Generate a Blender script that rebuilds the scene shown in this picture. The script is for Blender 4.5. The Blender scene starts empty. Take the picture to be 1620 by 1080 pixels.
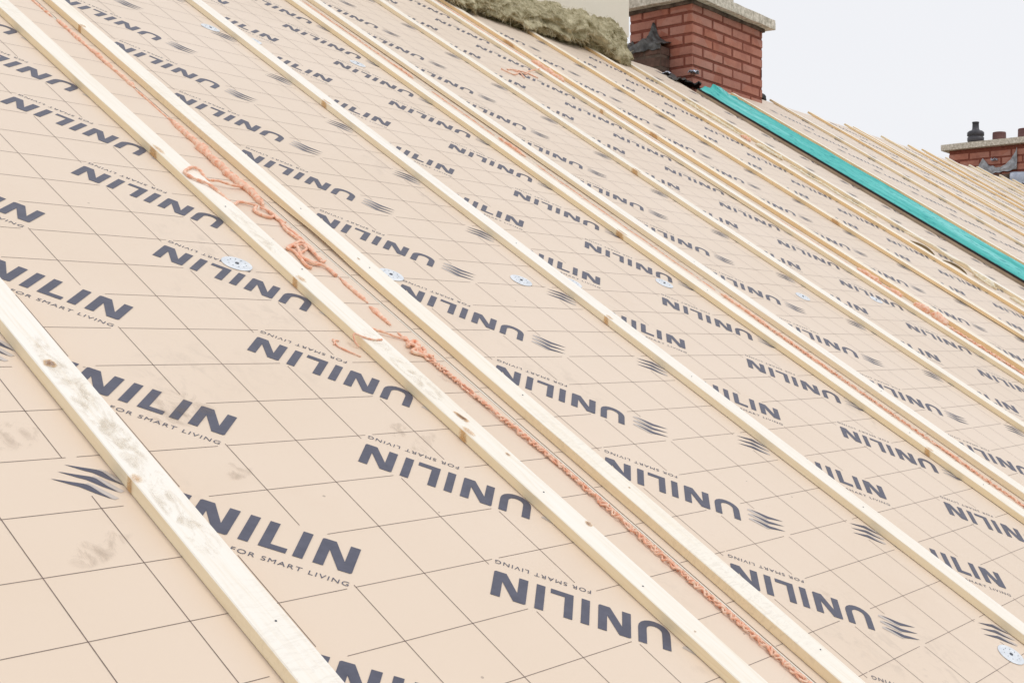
import bpy, bmesh, math, random
from mathutils import Vector, Matrix, noise
random.seed(7)
sc = bpy.context.scene
C = sc.collection
PI = math.pi
R = math.radians

# ------------------------------------------------------------------ frames
Z0 = 7.0                                   # height of the roof's origin above the ground
PITCH = R(30.743)
ROOF = Matrix.Translation((0, 0, Z0)) @ Matrix.Rotation(PITCH, 4, 'X')   # local: x along ridge, y up the slope, z out of the roof
VR = 3.80                                  # distance up the slope to the ridge
RY, RZ = VR * math.cos(PITCH), Z0 + VR * math.sin(PITCH)
H2 = 0.030                                 # the second roof lies a little higher

# ------------------------------------------------------------------ helpers
def link(name, bm, mat=None, parent=None, matrix=None, smooth=False):
    me = bpy.data.meshes.new(name)
    bm.to_mesh(me); bm.free()
    if smooth:
        for f in me.polygons: f.use_smooth = True
    o = bpy.data.objects.new(name, me); C.objects.link(o)
    if mat: me.materials.append(mat)
    if parent: o.parent = parent
    if matrix is not None: o.matrix_world = matrix
    return o
def tag(o, label=None, cat=None, group=None, kind=None):
    if label: o['label'] = label
    if cat: o['category'] = cat
    if group: o['group'] = group
    if kind: o['kind'] = kind
    return o
def empty(name, matrix, label, cat, group=None):
    o = bpy.data.objects.new(name, None); C.objects.link(o)
    o.empty_display_size = .05
    o.matrix_world = matrix
    return tag(o, label, cat, group)
def box(bm, x0, x1, y0, y1, z0, z1):
    vs = [bm.verts.new((x, y, z)) for x in (x0, x1) for y in (y0, y1) for z in (z0, z1)]
    for q in ((0,1,3,2),(4,6,7,5),(0,4,5,1),(2,3,7,6),(0,2,6,4),(1,5,7,3)):
        bm.faces.new([vs[i] for i in q])
    return vs
def bevel_all(bm, w, seg=1):
    bmesh.ops.bevel(bm, geom=bm.edges[:], offset=w, segments=seg, affect='EDGES', profile=.5)
def tube(bm, pts, rad, n=8, cap=True):
    """tapered tube along points; rad is a number or list"""
    pts = [Vector(p) for p in pts]
    if not isinstance(rad, (list, tuple)): rad = [rad] * len(pts)
    rings = []; ref = Vector((0, 0, 1))
    for i, p in enumerate(pts):
        d = (pts[min(i+1, len(pts)-1)] - pts[max(i-1, 0)])
        if d.length < 1e-9: d = Vector((0, 1, 0))
        d.normalize()
        a = d.cross(ref)
        if a.length < .05: a = d.cross(Vector((1, 0, 0)))
        a.normalize(); b = a.cross(d)
        rings.append([bm.verts.new(p + (a*math.cos(2*PI*k/n) + b*math.sin(2*PI*k/n)) * rad[i]) for k in range(n)])
    for i in range(len(rings)-1):
        for k in range(n):
            bm.faces.new((rings[i][k], rings[i][(k+1) % n], rings[i+1][(k+1) % n], rings[i+1][k]))
    if cap:
        bm.faces.new(rings[0][::-1]); bm.faces.new(rings[-1])
def spline(pts, step=.003):
    """Catmull-Rom resample"""
    P = [Vector(p) for p in pts]
    if len(P) < 3:
        n = max(2, int((P[1]-P[0]).length/step)); return [P[0].lerp(P[1], i/n) for i in range(n+1)]
    P = [2*P[0]-P[1]] + P + [2*P[-1]-P[-2]]
    out = []
    for i in range(1, len(P)-2):
        a, b, c, d = P[i-1:i+3]
        n = max(2, int((c-b).length/step))
        for k in range(n):
            t = k/n
            out.append(.5*((2*b) + (c-a)*t + (2*a-5*b+4*c-d)*t*t + (3*b-a-3*c+d)*t**3))
    out.append(P[-2]); return out
def lathe(bm, prof, n=28, c=(0,0,0)):
    rings = [[bm.verts.new((c[0]+r*math.cos(2*PI*k/n), c[1]+r*math.sin(2*PI*k/n), c[2]+z)) for k in range(n)] for r, z in prof]
    for i in range(len(rings)-1):
        for k in range(n):
            bm.faces.new((rings[i][k], rings[i][(k+1) % n], rings[i+1][(k+1) % n], rings[i+1][k]))
    bm.faces.new(rings[0][::-1]); bm.faces.new(rings[-1])
def fbm(p, o=4, s=1.0):
    v = 0; a = 1
    for i in range(o):
        v += a * noise.noise(Vector(p) * s); s *= 2.1; a *= .5
    return v

# ------------------------------------------------------------------ materials
class NT:
    def __init__(s, name):
        s.m = bpy.data.materials.new(name); s.m.use_nodes = True
        s.t = s.m.node_tree; s.t.nodes.clear()
        s.out = s.n('ShaderNodeOutputMaterial'); s.b = s.n('ShaderNodeBsdfPrincipled')
        s.l(s.b.outputs[0], s.out.inputs[0])
    def n(s, t, **k):
        o = s.t.nodes.new(t)
        for a, v in k.items(): setattr(o, a, v)
        return o
    def l(s, a, b): s.t.links.new(a, b)
    def coord(s, scale=(1,1,1), rnd=True, loc=(0,0,0)):
        tc = s.n('ShaderNodeTexCoord'); mp = s.n('ShaderNodeMapping')
        mp.inputs['Scale'].default_value = scale; mp.inputs['Location'].default_value = loc
        v = tc.outputs['Object']
        if rnd:
            oi = s.n('ShaderNodeObjectInfo'); mu = s.n('ShaderNodeMath', operation='MULTIPLY'); mu.inputs[1].default_value = 37.0
            s.l(oi.outputs['Random'], mu.inputs[0])
            ad = s.n('ShaderNodeVectorMath', operation='ADD'); s.l(v, ad.inputs[0]); s.l(mu.outputs[0], ad.inputs[1]); v = ad.outputs[0]
        s.l(v, mp.inputs[0]); return mp.outputs[0]
    def noise(s, vec, scale, detail=4, rough=.55, dist=0):
        o = s.n('ShaderNodeTexNoise'); s.l(vec, o.inputs['Vector'])
        o.inputs['Scale'].default_value = scale; o.inputs['Detail'].default_value = detail
        o.inputs['Roughness'].default_value = rough; o.inputs['Distortion'].default_value = dist
        return o.outputs['Fac']
    def ramp(s, fac, stops):
        r = s.n('ShaderNodeValToRGB'); s.l(fac, r.inputs[0]); e = r.color_ramp.elements
        while len(e) < len(stops): e.new(.5)
        for i, (p, c) in enumerate(stops):
            e[i].position = p; e[i].color = (*c, 1) if len(c) == 3 else c
        return r.outputs[0]
    def mix(s, fac, a, b, mode='MIX'):
        m = s.n('ShaderNodeMix', data_type='RGBA', blend_type=mode)
        for sock, v in ((m.inputs[0], fac), (m.inputs[6], a), (m.inputs[7], b)):
            if isinstance(v, (int, float)): sock.default_value = v
            elif isinstance(v, tuple): sock.default_value = (*v, 1)
            else: s.l(v, sock)
        return m.outputs[2]
    def set(s, col=None, rough=.6, spec=.5, metal=0):
        if isinstance(col, tuple): s.b.inputs['Base Color'].default_value = (*col, 1)
        elif col is not None: s.l(col, s.b.inputs['Base Color'])
        if isinstance(rough, float) or isinstance(rough, int): s.b.inputs['Roughness'].default_value = rough
        else: s.l(rough, s.b.inputs['Roughness'])
        s.b.inputs['Specular IOR Level'].default_value = spec; s.b.inputs['Metallic'].default_value = metal
        return s.m
    def bump(s, h, strength=.3, dist=.002):
        b = s.n('ShaderNodeBump'); b.inputs['Strength'].default_value = strength; b.inputs['Distance'].default_value = dist
        s.l(h, b.inputs['Height']); s.l(b.outputs[0], s.b.inputs['Normal'])

def mat_facing():
    k = NT('cream_facing')
    v = k.coord()
    big = k.noise(v, 1.3, 3)
    col = k.ramp(big, [(.3, (.765, .618, .482)), (.7, (.805, .662, .532))])
    # soft warm blotches from handling
    med = k.noise(k.coord(loc=(3, 1, 0)), 5.0, 5, .6)
    col = k.mix(k.ramp(med, [(.55, (0,0,0)), (.8, (.35,.35,.35))]), col, (.72, .56, .42))
    # boot dust and grey smears, sparse
    v2 = k.coord(scale=(1, .6, 1), loc=(5, 9, 0))
    d1 = k.noise(v2, 2.6, 2, .5); d2 = k.noise(v2, 42, 5, .7, .6)
    mu = k.n('ShaderNodeMath', operation='MULTIPLY')
    k.l(k.ramp(d1, [(.60, (0,0,0)), (.74, (1,1,1))]), mu.inputs[0])
    k.l(k.ramp(d2, [(.50, (0,0,0)), (.72, (.5,.5,.5))]), mu.inputs[1])
    col = k.mix(mu.outputs[0], col, (.42, .34, .27))
    # tiny specks
    vo = k.n('ShaderNodeTexVoronoi'); vo.inputs['Scale'].default_value = 14; k.l(v, vo.inputs['Vector'])
    k2 = k.n('ShaderNodeMath', operation='LESS_THAN'); k2.inputs[1].default_value = .028; k.l(vo.outputs['Distance'], k2.inputs[0])
    cs = k.n('ShaderNodeSeparateColor'); k.l(vo.outputs['Color'], cs.inputs[0])
    k3 = k.n('ShaderNodeMath', operation='GREATER_THAN'); k3.inputs[1].default_value = .72; k.l(cs.outputs[0], k3.inputs[0])
    k4 = k.n('ShaderNodeMath', operation='MULTIPLY'); k.l(k2.outputs[0], k4.inputs[0]); k.l(k3.outputs[0], k4.inputs[1])
    k5 = k.n('ShaderNodeMath', operation='MULTIPLY'); k.l(k4.outputs[0], k5.inputs[0]); k5.inputs[1].default_value = .55
    col = k.mix(k5.outputs[0], col, (.25, .18, .14))
    k.bump(k.noise(v, 5, 5, .6), .35, .006)
    k.b.inputs['Sheen Weight'].default_value = .30; k.b.inputs['Sheen Roughness'].default_value = .45
    return k.set(col, .52, .5)
def mat_wood():
    k = NT('pine_batten_wood')
    v = k.coord(scale=(1, .05, 1))
    g = k.noise(v, 90, 5, .6, 1.2)
    col = k.ramp(g, [(.25, (.86, .775, .655)), (.5, (.925, .875, .80)), (.8, (.945, .91, .855))])
    v1 = k.coord(scale=(1, .35, 1), loc=(2, 3, 4))
    w = k.noise(v1, 2.2, 3)
    col = k.mix(k.ramp(w, [(.4, (0,0,0)), (.75, (.45,.45,.45))]), col, (.89, .79, .64))
    oi0 = k.n('ShaderNodeObjectInfo'); col = k.mix(1.0, col, k.ramp(oi0.outputs['Random'], [(0, (1, 1, 1)), (.5, (1, .985, .95)), (1, (1, .95, .87))]), 'MULTIPLY')
    # grey scuffed rough-sawn patches
    s1 = k.noise(k.coord(scale=(1, .4, 1), loc=(8, 1, 2)), 2.0, 3)
    s2 = k.noise(k.coord(scale=(.5, 1.5, 1)), 70, 5, .75, 1.2)
    mu = k.n('ShaderNodeMath', operation='MULTIPLY')
    k.l(k.ramp(s1, [(.55, (0,0,0)), (.65, (1,1,1))]), mu.inputs[0]); k.l(k.ramp(s2, [(.48, (0,0,0)), (.72, (.5,.5,.5))]), mu.inputs[1])
    col = k.mix(mu.outputs[0], col, (.62, .55, .46))
    k.bump(k.noise(v, 160, 4, .6), .25, .0012)
    # side faces tinted deeper yellow: their shade and warm bounce put into the colour
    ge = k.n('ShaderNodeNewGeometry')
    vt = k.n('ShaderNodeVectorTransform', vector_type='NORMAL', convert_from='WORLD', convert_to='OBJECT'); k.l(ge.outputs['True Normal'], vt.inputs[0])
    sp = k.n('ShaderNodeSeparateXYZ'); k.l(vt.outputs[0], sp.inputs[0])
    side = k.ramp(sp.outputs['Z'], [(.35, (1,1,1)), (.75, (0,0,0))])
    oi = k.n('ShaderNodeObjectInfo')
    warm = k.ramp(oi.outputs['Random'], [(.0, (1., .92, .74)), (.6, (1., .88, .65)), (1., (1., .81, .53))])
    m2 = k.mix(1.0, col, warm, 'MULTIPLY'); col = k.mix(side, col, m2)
    return k.set(col, .55, .35)
def mat_vcol(name, rough=.6):
    """colour read from the mesh's own 'tint' attribute; alpha blends the edge into what it lies on"""
    k = NT(name)
    a = k.n('ShaderNodeAttribute'); a.attribute_name = 'tint'
    m = k.set(a.outputs['Color'], rough, .3)
    tr = k.n('ShaderNodeBsdfTransparent'); mx = k.n('ShaderNodeMixShader')
    n = k.noise(k.coord(), 260, 4, .7)
    mu = k.n('ShaderNodeMath', operation='MULTIPLY'); k.l(a.outputs['Alpha'], mu.inputs[0])
    k.l(k.ramp(n, [(.35, (.35,.35,.35)), (.6, (1,1,1))]), mu.inputs[1])
    k.l(mu.outputs[0], mx.inputs[0]); k.l(tr.outputs[0], mx.inputs[1]); k.l(k.b.outputs[0], mx.inputs[2]); k.l(mx.outputs[0], k.out.inputs[0])
    return m
def mat_simple(name, c1, c2, scale=8, rough=.6, spec=.4, metal=0, bump=.2, bscale=60, bd=.003, map=(1,1,1)):
    k = NT(name); v = k.coord(scale=map)
    col = k.ramp(k.noise(v, scale, 5, .6), [(.3, c1), (.7, c2)])
    if bump: k.bump(k.noise(v, bscale, 4, .6), bump, bd)
    return k.set(col, rough, spec, metal)
def mat_teal():
    k = NT('teal_membrane')
    v = k.coord(scale=(1, .12, 1))
    col = k.ramp(k.noise(v, 9, 4, .6), [(.3, (.045, .39, .35)), (.52, (.11, .53, .50)), (.70, (.27, .68, .66))])
    v2 = k.coord(scale=(1, .45, 1), loc=(1, 2, 0))
    dm = k.noise(v2, 48, 2, .5)
    col = k.mix(k.ramp(dm, [(.57, (0,0,0)), (.64, (.6,.6,.6))]), col, (.015, .25, .28))
    k.bump(k.noise(k.coord(scale=(1, .35, 1)), 22, 5, .65, .8), .55, .01)
    return k.set(col, .75, .2)
def mat_brick():
    k = NT('red_brick'); v = k.coord()
    col = k.ramp(k.noise(v, 7, 3, .6), [(.3, (.32, .105, .068)), (.5, (.43, .16, .105)), (.7, (.50, .21, .15))])
    vo = k.n('ShaderNodeTexVoronoi'); vo.inputs['Scale'].default_value = 7; k.l(v, vo.inputs['Vector'])
    cs = k.n('ShaderNodeSeparateColor'); k.l(vo.outputs['Color'], cs.inputs[0])
    col = k.mix(k.ramp(cs.outputs[0], [(.0, (0,0,0)), (1., (.5,.5,.5))]), col, (.48, .28, .235))
    col = k.mix(k.ramp(k.noise(v, 90, 4, .7), [(.5, (0,0,0)), (.75, (.4,.4,.4))]), col, (.20, .08, .06))
    k.bump(k.noise(v, 120, 4, .7), .5, .004)
    return k.set(col, .8, .3)

M = {}
M['face'] = mat_facing()
def mat_smudge():
    k = NT('boot_dust')
    a = k.n('ShaderNodeAttribute'); a.attribute_name = 'tint'
    m = k.set(a.outputs['Color'], .8, .2)
    tr = k.n('ShaderNodeBsdfTransparent'); mx = k.n('ShaderNodeMixShader')
    v = k.coord(scale=(1, .5, 1))
    n1 = k.ramp(k.noise(v, 38, 5, .7, 1.5), [(.47, (0,0,0)), (.68, (1,1,1))])
    mu = k.n('ShaderNodeMath', operation='MULTIPLY'); k.l(a.outputs['Alpha'], mu.inputs[0]); k.l(n1, mu.inputs[1])
    k.l(mu.outputs[0], mx.inputs[0]); k.l(tr.outputs[0], mx.inputs[1]); k.l(k.b.outputs[0], mx.inputs[2]); k.l(mx.outputs[0], k.out.inputs[0])
    return m
M['smudge'] = mat_smudge()
M['wood'] = mat_wood()
M['decal'] = mat_vcol('surface_mark')
M['ink'] = mat_simple('navy_print_ink', (.072, .074, .108), (.098, .10, .14), 60, .45, .5, bump=0)
M['inkgrey'] = mat_simple('grey_print_ink', (.52, .46, .42), (.62, .55, .50), 60, .45, .5, bump=0)
M['line'] = mat_simple('brown_grid_ink', (.12, .085, .075), (.26, .19, .165), 30, .5, .4, bump=0)
M['foamcore'] = mat_simple('yellow_foam_core', (.62, .47, .25), (.75, .60, .36), 40, .8, .2)
M['orange'] = mat_simple('orange_sealing_foam', (.84, .32, .17), (.96, .76, .60), 110, .55, .4, bump=.3, bscale=200, bd=.001)
M['cream_foam'] = mat_simple('cream_sealing_foam', (.80, .66, .42), (.88, .82, .68), 40, .6, .3, bump=.3, bscale=150, bd=.001)
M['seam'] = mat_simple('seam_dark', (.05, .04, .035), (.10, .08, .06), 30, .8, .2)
M['lip'] = mat_simple('pale_facing_edge', (.80, .74, .64), (.88, .84, .76), 30, .4, .5)
M['disc'] = mat_simple('galvanised_steel', (.66, .70, .75), (.86, .89, .92), 60, .4, .5, .15, bump=.15, bscale=90, bd=.001)
M['darkmetal'] = mat_simple('dark_screw_steel', (.06, .07, .09), (.16, .17, .20), 60, .4, .5, .6)
M['teal'] = mat_teal()
M['brick'] = mat_brick()
M['mortar'] = mat_simple('dark_red_mortar', (.17, .052, .034), (.26, .085, .06), 30, .9, .2, bump=.4, bscale=150)
M['oldbrick'] = mat_simple('weathered_brick', (.06, .045, .035), (.20, .14, .11), 18, .9, .2, bump=.5, bscale=80, bd=.006)
M['concrete'] = mat_simple('lichen_concrete', (.38, .34, .27), (.84, .77, .67), 45, .9, .2, bump=.5, bscale=70, bd=.006)
M['lead'] = mat_simple('weathered_lead', (.035, .033, .032), (.16, .155, .15), 22, .5, .5, .3, bump=.5, bscale=25, bd=.01)
M['leadmid'] = mat_simple('grey_lead', (.20, .205, .22), (.52, .53, .56), 14, .5, .5, .2, bump=.6, bscale=30, bd=.01)
M['leadlight'] = mat_simple('bright_lead', (.34, .38, .48), (.62, .66, .74), 12, .35, .5, .5, bump=.4, bscale=25, bd=.01)
M['wool'] = mat_simple('mineral_wool', (.21, .175, .085), (.74, .665, .46), 20, .95, .1, bump=.9, bscale=120, bd=.012)
M['woolfibre'] = mat_simple('mineral_wool_fibre', (.46, .40, .24), (.82, .76, .60), 30, .9, .2, bump=0)
M['slab'] = mat_simple('cream_board', (.80, .73, .62), (.84, .77, .66), 6, .6, .4, bump=.1)
M['terracotta'] = mat_simple('brown_clay_pot', (.11, .045, .042), (.17, .075, .065), 14, .6, .4)
M['cowlgrey'] = mat_simple('dark_grey_clay', (.045, .045, .055), (.085, .08, .09), 14, .5, .4)
M['rubber'] = mat_simple('black_rubber_gap_shade', (.012, .012, .014), (.03, .03, .03), 20, .6, .4)
M['osb'] = mat_simple('brown_edge_board', (.38, .28, .19), (.58, .46, .34), 30, .8, .2, map=(1, .2, 1))
M['wallbrick'] = mat_simple('house_brick', (.17, .075, .055), (.27, .13, .10), 10, .9, .2, bump=.3)
M['grass'] = mat_simple('garden_grass', (.035, .065, .02), (.08, .11, .04), 2, .9, .2)
M['peel'] = mat_simple('brown_peel', (.10, .065, .03), (.24, .16, .07), 30, .8, .2)

# ------------------------------------------------------------------ print: grid, lettering, emblem
S2 = math.sqrt(.5)
CAPH = .0556
def u_shape(w, h, st):
    out, inn = [], []
    ro = w*.5; ri = ro-st; cy = ro*.92
    n = 10
    P = [(0, h)] + [(ro - ro*math.cos(PI*i/n), cy - cy*math.sin(PI*i/n)) for i in range(n+1)] + [(w, h), (w-st, h)]
    P += [(ro + ri*math.cos(PI*i/n), cy - (cy-st*.92)*math.sin(PI*i/n)) for i in range(n+1)] + [(st, h)]
    return P
def n_shape(w, h, st):
    d = .0165
    return [(0, 0), (0, h*.97), (.002, h), (d, h), (w-st, h*.36), (w-st, h), (w, h), (w, .002), (w-.002, 0), (w-d, 0), (st, h*.64), (st, 0)]
GLYPHS = [
    (0, u_shape(.047, CAPH, .0122)),
    (.0573, n_shape(.0465, CAPH, .0125)),
    (.1158, [(0, 0), (0, CAPH), (.0118, CAPH), (.0118, 0)]),
    (.139, [(0, 0), (0, CAPH), (.0120, CAPH), (.0120, .0100), (.0318, .0100), (.0318, 0)]),
    (.1785, [(0, 0), (0, CAPH), (.0120, CAPH), (.0120, 0)]),
    (.2022, n_shape(.0465, CAPH, .0125)),
]
CLAWS, CLAWG = [], []
for k_ in range(3):
    o_ = .0172*k_
    CLAWS.append([(-.088, .0028+o_), (-.066, .0038+o_*.99), (-.058, .0046+o_), (-.040, .0020+o_*.97), (-.0215, .0008+o_*.95), (-.036, .0058+o_*.97), (-.050, .0122+o_), (-.057, .0128+o_), (-.070, .0085+o_)])
    CLAWG.append([(-.0212, .0013+o_*.95), (-.0357, .0062+o_*.97), (-.0497, .0126+o_), (-.0560, .0134+o_), (-.0540, .0166+o_), (-.048, .0158+o_), (-.030, .0108+o_*.97), (-.0165, .0066+o_*.95), (-.0185, .0016+o_*.95)])
_fc = bpy.data.curves.new('tagline', 'FONT'); _fc.body = 'FOR SMART LIVING'; _fc.size = .0118; _fc.space_character = 1.22
_fo = bpy.data.objects.new('tagline', _fc); C.objects.link(_fo)
_dg = bpy.context.evaluated_depsgraph_get()
_tm = _fo.evaluated_get(_dg).to_mesh()
TAGV = [tuple(v.co) for v in _tm.vertices]; TAGF = [tuple(p.vertices) for p in _tm.polygons]
_xs = [v[0] for v in TAGV]; _x0, _x1 = min(_xs), max(_xs)
TAGV = [((x-_x0)/(_x1-_x0)*.135+.115, y-.0255) for x, y, z in TAGV]
_fo.evaluated_get(_dg).to_mesh_clear()
bpy.data.objects.remove(_fo); bpy.data.curves.remove(_fc)

def word_frames(p, v0, v1, dU, dV):
    """frames (origin, reading direction, up direction) of every printed word of one panel, in local x, y"""
    out = []
    for (su, sv, sgn) in ((-.5375, .307, -1), (.2753, .2967, -1), (-.0915-.2487*S2, .0777-.2487*S2, 1)):
        v = (sv+dV) % .3
        v -= .3*math.ceil((v-v0)/.3)
        while v < v1+.3:
            rd = Vector((S2*sgn, -S2*sgn)); up = Vector((S2*sgn, S2*sgn))
            out.append((Vector((su+dU, -v)), rd, up, sgn)); v += .3
    return out
def earclip(P):
    """triangles of a simple polygon"""
    idx = list(range(len(P))); out = []
    ar = sum(P[i-1][0]*P[i][1]-P[i][0]*P[i-1][1] for i in range(len(P)))
    if ar < 0: idx.reverse()
    cr = lambda a, b, c: (b[0]-a[0])*(c[1]-a[1])-(b[1]-a[1])*(c[0]-a[0])
    while len(idx) > 3:
        for k in range(len(idx)):
            i, j, l = idx[k-1], idx[k], idx[(k+1) % len(idx)]
            a, b, c = P[i], P[j], P[l]
            if cr(a, b, c) <= 1e-12: continue
            if any(cr(a, b, P[m]) > -1e-12 and cr(b, c, P[m]) > -1e-12 and cr(c, a, P[m]) > -1e-12 for m in idx if m not in (i, j, l)): continue
            out.append((P[i], P[j], P[l])); idx.pop(k); break
        else: break
    if len(idx) == 3: out.append(tuple(P[i] for i in idx))
    return out
GLYPHS = [(a, earclip(g)) for a, g in GLYPHS]; CLAWS = [earclip(g) for g in CLAWS]; CLAWG = [earclip(g) for g in CLAWG]
def poly(bm, pts, fr, z, x0, x1, flip=False):
    o, rd, up, _ = fr
    P = [o + rd*s + up*t for s, t in pts]
    if min(q.x for q in P) < x0 or max(q.x for q in P) > x1: 
        # clip the outline to the panel
        def clip(P, f, a):
            r = []
            for i in range(len(P)):
                A, B = P[i], P[(i+1) % len(P)]
                fa, fb = f(A), f(B)
                if fa >= 0: r.append(A)
                if (fa >= 0) != (fb >= 0): r.append(A.lerp(B, fa/(fa-fb)))
            return r
        P = clip(P, lambda q: q.x-x0, 0)
        if len(P) >= 3: P = clip(P, lambda q: x1-q.x, 0)
        if len(P) < 3: return
    vs = [bm.verts.new((q.x, q.y, z)) for q in P]
    f = bm.faces.new(vs)
    return f
def print_panel(parent, mtx, x0, x1, v0, v1, dU, dV, gu, gv, h, small=True, gridlines=True, sub_x0=None):
    frames = word_frames(0, v0, v1, dU, dV)
    frames = [f for f in frames if -f[0].y > v0-.02 and -f[0].y < v1+.4]
    # letters
    bm = bmesh.new(); be = bmesh.new(); bg = bmesh.new()
    zt = h+.0006
    ymin, ymax = -v1, -v0
    for fr in frames:
        o, rd, up, sg = fr
        ext = [o+rd*s+up*t for s in (-.09, .25) for t in (-.03, .06)]
        if min(q.y for q in ext) < ymin or max(q.y for q in ext) > ymax: continue
        for s0, g in GLYPHS:
            for tri in g: poly(bm, [(s0+a, b) for a, b in tri], fr, zt, x0, x1)
        if small:
            P = [o+rd*a+up*b for a, b in TAGV]
            if min(q.x for q in P) > x0+.001 and max(q.x for q in P) < x1-.001:
                vs = [bm.verts.new((q.x, q.y, zt)) for q in P]
                for f in TAGF:
                    try: bm.faces.new([vs[i] for i in f])
                    except ValueError: pass
        if abs(o.x+.267) < .02 and abs(-o.y-.202) < .05: continue
        for g in CLAWS:
            for tri in g: poly(be, tri, fr, zt, x0, x1)
        for g in CLAWG:
            for tri in g: poly(bg, tri, fr, zt-.0001, x0, x1)
    for b in (bm, be, bg):
        b.normal_update()
        for f in b.faces:
            if f.normal.z < 0: f.normal_flip()
    link('printed_lettering', bm, M['ink'], parent)
    e = link('printed_emblem', be, M['ink'], parent)
    link('emblem_shading', bg, M['inkgrey'], e)
    if not gridlines: return
    bl = bmesh.new(); zl = h+.0004; w = .00043
    near = {}
    def blocked(x, y):
        for fr in near_frames:
            d = Vector((x, y))-fr[0]
            s, t = d.dot(fr[1]), d.dot(fr[2])
            if (-.004 < s < .256 and -.006 < t < .064) or (.108 < s < .256 and -.031 < t < .0) or (-.094 < s <= -.004 and -.006 < t < .058 and not (abs(fr[0].x+.267) < .02 and abs(-fr[0].y-.202) < .05)): return True
        return False
    def run(fixed, a0, a1, horiz):
        nonlocal near_frames
        near_frames = [f for f in frames if (abs(f[0].y-fixed) < .3 if horiz else abs(f[0].x-fixed) < .32)]
        st = .004; n = int((a1-a0)/st); start = None
        for i in range(n+1):
            a = a0+i*st
            b = blocked(a, fixed) if horiz else blocked(fixed, a)
            if not b and start is None: start = a
            if (b or i == n) and start is not None:
                if a-start > .01:
                    if horiz: q = [(start, fixed-w), (a, fixed-w), (a, fixed+w), (start, fixed+w)]
                    else: q = [(fixed-w, start), (fixed+w, start), (fixed+w, a), (fixed-w, a)]
                    bl.faces.new([bl.verts.new((x, y, zl)) for x, y in q])
                start = None
    near_frames = []
    g = math.ceil((x0-gu)/.1)*.1+gu
    while g < x1-.004:
        if g > (sub_x0 or x0)+.03 and g < x1-.11: run(g, -v1+.002, -v0-.002, False)
        g += .1
    c = math.ceil((v0-gv)/.1)*.1+gv
    while c < v1:
        run(-c, x0+.001, x1-.001, True); c += .1
    bmesh.ops.recalc_face_normals(bl, faces=bl.faces)
    for f in bl.faces:
        if f.normal.z < 0: f.normal_flip()
    link('printed_grid', bl, M['line'], parent)

PANELS = []
def panel(x0, x1, v0, v1, h, label, group, dU, dV, gu, gv, small=True, lap=True):
    """one insulated roof element: foam core, cream facing with its print, lapped edge"""
    t = empty('roof_panel', ROOF @ Matrix.Translation((0, 0, 0)), label, 'roof panel', group); PANELS.append(t)
    bm = bmesh.new()
    nx, ny = 6, 40
    box(bm, x0, x1, -v1, -v0, h-.105, h-.004); link('foam_core', bm, M['foamcore'], t)
    bm = bmesh.new(); box(bm, x0, x1, -v1, -v0, h-.0038, h)
    link('facing', bm, M['face'], t)
    print_panel(t, ROOF, x0+.0005, x1-.0005, v0, v1, dU, dV, gu, gv, h, small)
    if lap:
        bm = bmesh.new(); box(bm, x0-.0072, x0-.0046, -v1, -v0, h-.003, h+.0009); link('edge_lip', bm, M['lip'], t)
        bm = bmesh.new(); box(bm, x0-.0045, x0-.0002, -v1, -v0, h-.10, h-.0045); link('seam_shade', bm, M['seam'], t)  # dark box added in the open joint so its depth reads as shade
    return t
for o in ():
    pass
J = [-.8165, .415, 1.645, 2.868, 4.085, 4.640]
DU = [0, 1.2315, 2.455, 3.665, 4.86]
VB = 1.55                                   # lower end of the panels, below the frame
plab = ['cream roof panel nearest the camera, carrying the two nearest battens',
        'cream roof panel between the first and second orange foam joints',
        'cream roof panel between the second and third orange foam joints',
        'cream roof panel just left of the cream foam joint before the teal strip',
        'narrow cream roof panel strip against the teal membrane']
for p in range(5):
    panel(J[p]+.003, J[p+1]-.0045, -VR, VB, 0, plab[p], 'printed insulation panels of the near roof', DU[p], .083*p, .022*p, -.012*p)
# dark depth of each open joint is a dark filler standing in for shade; the second roof
J2 = [5.065, 6.33, 7.49, 8.65, 9.80, 10.70]
plab2 = ['far roof panel directly right of the teal membrane', 'second far roof panel right of the teal membrane', 'third far roof panel right of the teal membrane',
         'fourth far roof panel right of the teal membrane', 'farthest roof panel, ending at the dark verge']
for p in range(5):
    panel(J2[p]+.0, J2[p+1]-.003, -VR+.045, VB, H2, plab2[p], 'printed insulation panels of the far roof', DU[4]+.9+1.155*p, .05*p, .03*p, .01*p, small=False)

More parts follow.
